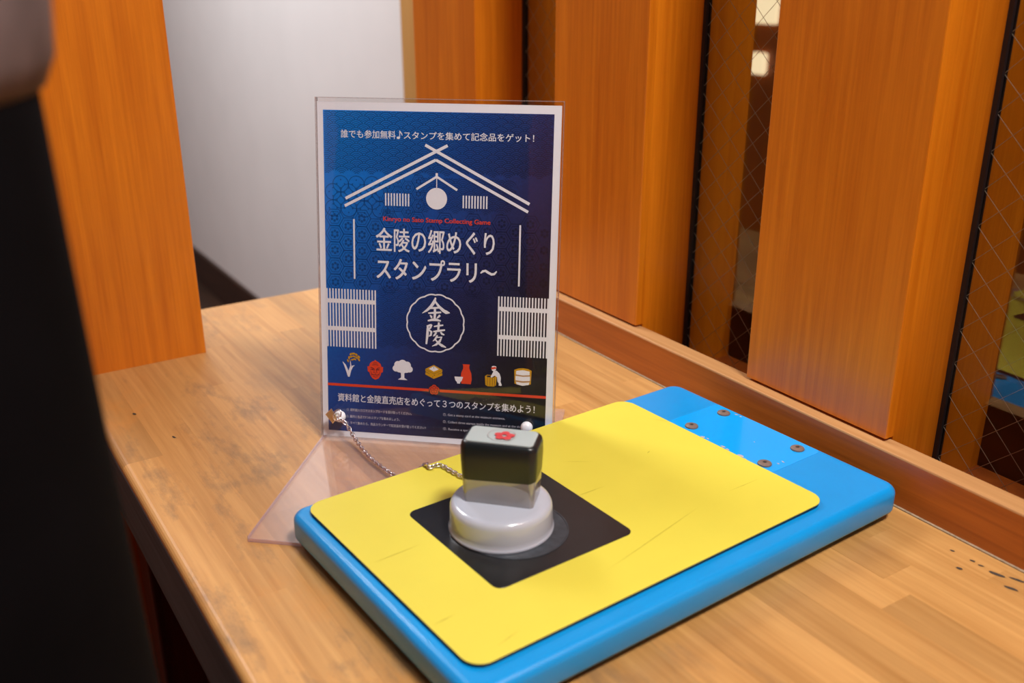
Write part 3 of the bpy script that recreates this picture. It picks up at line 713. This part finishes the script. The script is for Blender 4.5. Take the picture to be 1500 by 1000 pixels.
fo = obj('plum_flower', bm, 'ink_red', po)
bm = pbm()
for k in range(5):
    a = math.pi/2+2*math.pi*k/5
    arc = [(103.7+2.4*math.cos(a)+1.15*math.cos(a+t), 49.2+2.4*math.sin(a)+1.15*math.sin(a+t)) for t in [-1.9+3.8*i/8 for i in range(9)]]
    stroke(bm, arc, .5, Z4); b2 = a+math.pi/5; stroke(bm, [(103.7+.4*math.cos(b2), 49.2+.4*math.sin(b2)), (103.7+2.0*math.cos(b2), 49.2+2.0*math.sin(b2))], .4, Z4)
obj('flower_lines', bm, 'ink_navy', fo)

# acrylic stand
st = empty('acrylic_stand', mw=PM); tag(st, 'clear acrylic sign stand with a flat base holding the indigo poster', 'sign stand')
bm = bmesh.new(); add_box(bm, -.0006, .2116, 0, .3000, .0009, .0024); obj('front_panel', bm, 'acrylic', st)
bm = bmesh.new(); add_box(bm, -.0006, .2116, 0, .3000, -.0030, -.0012); obj('back_panel', bm, 'acrylic', st)
def rim(x0, x1, y0, y1):
    bm = bmesh.new(); add_box(bm, x0, x1, y0, y1, -.0030, .0024); return obj('polished_edge', bm, 'acrylic_rim', st)
rim(-.0012, -.0005, 0, .3); rim(.2115, .2122, 0, .3); rim(-.0012, .2122, .2999, .3006)
BMx = Matrix(((ex.x, bk.x, 0, P0.x), (ex.y, bk.y, 0, P0.y), (0, 0, 1, TZ), (0, 0, 0, 1)))
inv = PM.inverted()
bm = bmesh.new(); loft(bm, [[(x+.1065, y-.043, z) for x, y in rrect(.2130, .2620, .002, 4)] for z in (.0002, .0030)])
b = obj('base_plate', bm, 'acrylic_base', st); b.matrix_local = inv @ BMx
bm = bmesh.new(); add_box(bm, .001, .212, -.1746, -.1739, .0002, .0030); add_box(bm, -.0004, .0003, -.172, .086, .0002, .0030)
b = obj('base_edge', bm, 'acrylic_edge', st); b.matrix_local = inv @ BMx

# suction cups on the front panel
def cup(u, v, label):
    c = empty('suction_cup', mw=PM @ Matrix.Translation((u*mmk, v*mmk, .0024))); tag(c, label, 'suction cup', 'suction cups on the clear stand')
    bm = bmesh.new(); lathe(bm, [(.0078, 0), (.0076, .0006), (.0050, .0016)], 32); smooth_by_angle(obj('rim', bm, 'acrylic', c), 50)
    bm = bmesh.new(); lathe(bm, [(.0048, .0008), (.0054, .0022), (.0052, .0040), (.0042, .0056), (.0024, .0066), (.0003, .0069)], 32); smooth_by_angle(obj('knob', bm, 'cup', c), 60)
cup(17.7, 20.3, 'white suction cup with the chain clip hooked over it')
cup(188.2, 21.6, 'plain white suction cup behind the black stamp handle')

# ------------------------------------------------------------------ chain
ch = empty('metal_chain', PM @ Vector((.0177, .0203, .010))); tag(ch, 'thin silver chain running from the poster stand to the stamp', 'chain')
ch_loc = ch.location.copy()
start = PM @ Vector((.0185, .0195, .0100))
A1 = on_z(508, 622, TZ+.019); A2 = on_z(522, 645, TZ+.0095); A = on_z(540, 668, TZ+.0058); Bq = on_z(562, 686, TZ+.0056); Bb = on_z(581, 698, TZ+.0056)
far_n = Vector((-math.sin(BR), math.cos(BR), 0))
c0 = on_z(629, 684, TZ+ZT+.0024); c1 = on_z(645, 681, TZ+ZT+.0022); c2 = on_z(662, 690, TZ+ZT+.0022); c3 = on_z(682, 701, TZ+ZT+.0022)
path = [start, A1, A2, A, Bq, Bb, Bb+Vector((.003, -.004, 0)), c0+far_n*.022+Vector((-.006, 0, -.027)), c0+far_n*.016+Vector((-.002, 0, -.012)), c0+far_n*.006, c0, c1, c2, c3]
def catmull(P, step):
    out = []
    P = [P[0]*2-P[1]]+P+[P[-1]*2-P[-2]]
    for i in range(1, len(P)-2):
        for k in range(40):
            t = k/40; a, b, c, d = P[i-1], P[i], P[i+1], P[i+2]
            out.append(.5*((2*b)+(c-a)*t+(2*a-5*b+4*c-d)*t*t+(3*b-a-3*c+d)*t**3))
    out.append(P[-2]); res = [out[0]]; acc = 0
    for a, b in zip(out, out[1:]):
        acc += (b-a).length
        if acc >= step: res.append(b); acc = 0
    return res
cp = catmull(path, .0031)
bm = bmesh.new(); R0, rr0 = .0019, .00062
ringsv = []
for i in range(14):
    a = 2*math.pi*i/14
    ringsv.append([bm.verts.new(((R0*1.25+rr0*math.cos(2*math.pi*j/7))*math.cos(a) if False else (R0*1.25*math.cos(a)+rr0*math.cos(2*math.pi*j/7)*math.cos(a)), (R0*.8+rr0*math.cos(2*math.pi*j/7))*math.sin(a), rr0*math.sin(2*math.pi*j/7))) for j in range(7)])
for i in range(14):
    for j in range(7):
        i2, j2 = (i+1) % 14, (j+1) % 7
        bm.faces.new((ringsv[i][j], ringsv[i2][j], ringsv[i2][j2], ringsv[i][j2]))
first = obj('chain_link', bm, 'chrome', ch, smooth=True); lme = first.data
for k in range(len(cp)-1):
    o = first if k == 0 else first.copy()
    if k: C.objects.link(o); o.parent = ch
    t = (cp[min(k+1, len(cp)-1)]-cp[max(k-1, 0)]).normalized()
    q = t.to_track_quat('X', 'Z').to_matrix() @ Matrix.Rotation(math.radians(90*(k % 2)+20), 3, 'X')
    o.matrix_local = Matrix.Translation(cp[k]-ch_loc) @ q.to_4x4()
# clip at the stand end
bm = bmesh.new()
cl = Matrix.Translation((-.004, .001, .0006))
tri = [(-.0068, .0032), (.0004, .0070), (.0030, -.0030), (-.0026, -.0066)]
loft(bm, [[(x*s, y*s, z) for x, y in tri] for s, z in ((.9, -.0010), (1, -.0004), (1, .0004), (.86, .0010))])
o = obj('clip', bm, 'brass', ch); o.matrix_local = Matrix.Translation(-ch_loc) @ PM @ Matrix.Translation((.0135, .0220, .0108)) @ Matrix.Rotation(.3, 4, 'Z')
bm = bmesh.new(); tube(bm, [(.0034*math.cos(t), .0056*math.sin(t), .0008*math.cos(2*t)) for t in [2*math.pi*k/28 for k in range(28)]], .00055, 8)
o = obj('clip_ring', bm, 'chrome', ch, True); o.matrix_local = Matrix.Translation(-ch_loc) @ PM @ Matrix.Translation((.0178, .0235, .0128)) @ Matrix.Rotation(-.35, 4, 'Z')

# ------------------------------------------------------------------ stamp
SZ = TZ+ZT+.0007
sp_ = empty('rubber_stamp', mw=Matrix.Translation((.3215, .5155, SZ)) @ Matrix.Rotation(math.radians(-46.0), 4, 'Z'))
tag(sp_, 'rubber stamp with black block handle on a round grey base, standing on the black square', 'stamp')
bm = bmesh.new()
lathe(bm, [(.0345, 0), (.0376, .0002), (.0378, .0012), (.0373, .0020), (.0369, .0028), (.0368, .0060), (.0366, .0160), (.0362, .0184), (.0350, .0205), (.0330, .0216), (.0300, .0220), (.0005, .0221)], 72)
smooth_by_angle(obj('round_base', bm, 'stamp_grey', sp_), 50)
hx, hy = .0003, .0026
def ring(w, d, r, zf, tilt=0.0): return [(hx+x, hy+y, zf(x, y)) for x, y in rrect(w, d, r, 8)]
wave = lambda x, y: .0390+.0028*(x/.026)**2+.0008*(x/.026)
bm = bmesh.new()
loft(bm, [ring(.0495, .0255, .003, lambda x, y: .0218), ring(.0505, .0265, .0035, lambda x, y: .024), ring(.0530, .0285, .005, wave)], True, True)
smooth_by_angle(obj('clear_skirt', bm, 'stamp_clear', sp_), 50)
top = lambda z, k=.0009: (lambda x, y: z-k*(x/.026)**2)
bm = bmesh.new()
loft(bm, [ring(.0530, .0285, .005, lambda x, y: wave(x, y)+.0001), ring(.0546, .0296, .006, top(.057)), ring(.0544, .0294, .006, top(.0655)), ring(.0530, .0280, .0056, top(.0682)), ring(.0508, .0258, .005, top(.0695))], True, True)
smooth_by_angle(obj('handle', bm, 'stamp_black', sp_), 50)
bm = bmesh.new()
loft(bm, [ring(.0480, .0232, .0035, top(.0690)), ring(.0480, .0232, .0035, top(.0701)), ring(.0470, .0222, .003, top(.0704))], True, True)
lb = obj('label_plate', bm, 'stamp_label', sp_)
bm = bmesh.new()
for k in range(5):
    a = math.pi/2+2*math.pi*k/5; c = (hx+.0045*math.cos(a)+.002, hy+.0040*math.sin(a)-.001)
    bm.faces.new([bm.verts.new((c[0]+.0030*math.cos(t), c[1]+.0026*math.sin(t), .0706+.00001*k)) for t in [2*math.pi*i/14 for i in range(14)]])
obj('flower_mark', bm, 'stamp_red', lb)
bm = bmesh.new()
n = 40; A_ = [bm.verts.new((hx+.0100*math.cos(2*math.pi*k/n), hy+.0090*math.sin(2*math.pi*k/n), .0706)) for k in range(n)]
B_ = [bm.verts.new((hx+.0096*math.cos(2*math.pi*k/n), hy+.0086*math.sin(2*math.pi*k/n), .0706)) for k in range(n)]
for k in range(n): bm.faces.new((A_[k], A_[(k+1) % n], B_[(k+1) % n], B_[k]))
obj('ring_mark', bm, 'stamp_faint', lb)

# ------------------------------------------------------------------ person standing beside the table
pe = empty('person', (-.117, .385, 0)); tag(pe, 'person in black clothes and a mottled grey top standing at the left of the table', 'person')
def skin_mesh(name, verts, edges, radii, m, sub=2, root=0):
    me = bpy.data.meshes.new(name); me.from_pydata(verts, edges, []); o = link(name, me, m, pe)
    sk = o.modifiers.new('skin', 'SKIN'); sk.use_smooth_shade = True
    for i, r in enumerate(radii):
        q = me.skin_vertices[0].data[i]; q.radius = r if isinstance(r, tuple) else (r, r); q.use_root = (i == root)
    su = o.modifiers.new('sub', 'SUBSURF'); su.levels = sub; su.render_levels = sub
    bpy.context.view_layer.update()
    nm = bpy.data.meshes.new_from_object(o.evaluated_get(bpy.context.evaluated_depsgraph_get()))
    o.modifiers.clear(); o.data = nm; nm.name = name
    for p in nm.polygons: p.use_smooth = True
    nm.materials.clear(); nm.materials.append(M[m])
    return o
# facing +Y; arms raised in front of the chest
V = [(0, 0, .92), (0, .0, 1.08), (0, -.005, 1.24), (0, -.01, 1.36), (0, 0, 1.44), (0, .01, 1.50), (0, .015, 1.58), (0, .01, 1.65)]
Rr = [(.13, .10), (.115, .085), (.13, .095), (.12, .08), .05, .05, (.073, .088), (.055, .065)]
Eg = [(i, i+1) for i in range(7)]
for s in (1, -1):
    b = len(V); V += [(s*.17, -.01, 1.37), (s*.21, .12, 1.235), (s*.10, .31, 1.29), (s*.075, .36, 1.31), (s*.06, .39, 1.325)]; Rr += [.052, .042, .032, .026, (.035, .018)]
    Eg += [(3, b), (b, b+1), (b+1, b+2), (b+2, b+3), (b+3, b+4)]
    h = len(V)
    for f, (dx, dy, dz) in enumerate(((-.030, .02, .045), (-.02, .05, .025), (-.022, .052, .006), (-.022, .048, -.012), (-.02, .040, -.028))):
        k = len(V); V += [(s*(.06+dx*.4), .39+dy*.5, 1.325+dz*.6), (s*(.06+dx), .39+dy, 1.325+dz), (s*(.06+dx*1.9), .39+dy*1.05, 1.325+dz)]; Rr += [.0095, .0088, .0075]
        Eg += [(b+4, k), (k, k+1), (k+1, k+2)]
    l = len(V); V += [(s*.09, 0, .86), (s*.092, .01, .48), (s*.095, -.005, .10), (s*.10, .05, .035), (s*.105, .13, .025)]; Rr += [.085, .055, .036, .034, .026]
    Eg += [(0, l), (l, l+1), (l+1, l+2), (l+2, l+3), (l+3, l+4)]
skin_mesh('body', V, Eg, Rr, 'skin')
# face and hair
bm = bmesh.new()
for s in (1, -1): bmesh.ops.create_uvsphere(bm, u_segments=10, v_segments=8, radius=.012, matrix=Matrix.Translation((s*.03, .093, 1.585)))
obj('eyes', bm, 'cup', pe, True)
bm = bmesh.new(); loft(bm, [[(-.008, .098, 1.59), (.008, .098, 1.59), (0, .106, 1.59)], [(-.015, .096, 1.55), (.015, .096, 1.55), (0, .122, 1.552)]]); obj('nose', bm, 'skin', pe, True)
bm = bmesh.new(); lathe(bm, [(.004, -.004), (.02, 0), (.004, .004)], 14, (0, 0, 0)); o = obj('mouth', bm, 'stamp_red', pe, True); o.location = (0, .094, 1.528); o.scale = (1, .4, 1)
bm = bmesh.new(); bmesh.ops.create_uvsphere(bm, u_segments=28, v_segments=18, radius=.104)
for v in bm.verts:
    v.co.x *= .92; v.co.y *= 1.04; v.co.z *= 1.15
    if v.co.y > .05 and v.co.z < .055: v.co.y = .05-.2*(v.co.y-.05)
    if v.co.y < .03 and v.co.z < 0: v.co.z *= 1.7
o = obj('hair', bm, 'hair', pe, True); o.location = (0, .0, 1.61)
# clothes
def ellrings(spec, n=40, wob=.0):
    out = []
    for k, (rx, ry, z, cy) in enumerate(spec):
        out.append([(rx*(1+wob*math.sin(5*a+k*.7))*math.cos(a), cy+ry*(1+wob*math.cos(4*a+k*.5))*math.sin(a), z) for a in [2*math.pi*i/n for i in range(n)]])
    return out
bm = bmesh.new()
loft(bm, ellrings([(.176, .150, .30, 0), (.176, .146, .5, 0), (.176, .14, .7, 0), (.1755, .135, .80, 0), (.1725, .130, .88, 0), (.1705, .128, .96, 0), (.1695, .124, 1.03, 0), (.1690, .120, 1.088, 0), (.160, .112, 1.11, 0)], 48, .006), False, True)
smooth_by_angle(obj('black_skirt', bm, 'cloth_black', pe), 60)
bm = bmesh.new()
loft(bm, ellrings([(.165, .118, 1.086, 0), (.1700, .124, 1.090, 0), (.1735, .126, 1.100, 0), (.1750, .127, 1.12, 0), (.174, .127, 1.16, 0), (.178, .125, 1.24, -.005), (.186, .115, 1.33, -.01), (.165, .095, 1.40, -.01), (.085, .07, 1.445, 0), (.06, .058, 1.465, .004)], 48, .008), True, True)
smooth_by_angle(obj('grey_top', bm, 'cloth_grey', pe), 60)
for s in (1, -1):
    skin_mesh('sleeve', [(s*.13, -.01, 1.375), (s*.175, -.01, 1.365), (s*.213, .12, 1.235), (s*.105, .30, 1.288)], [(0, 1), (1, 2), (2, 3)], [.07, .066, .054, .042], 'cloth_grey')
    bm = bmesh.new(); loft(bm, [[(s*.102+x*.05*k, .045+y*.13*k, z) for x, y in [(math.cos(t), math.sin(t)*(1 if math.sin(t) > 0 else .75)) for t in [2*math.pi*i/24 for i in range(24)]]] for k, z in ((.96, 0), (1, .012), (.98, .03), (.8, .06), (.55, .085))])
    obj('shoe', bm, 'shoe', pe, True)
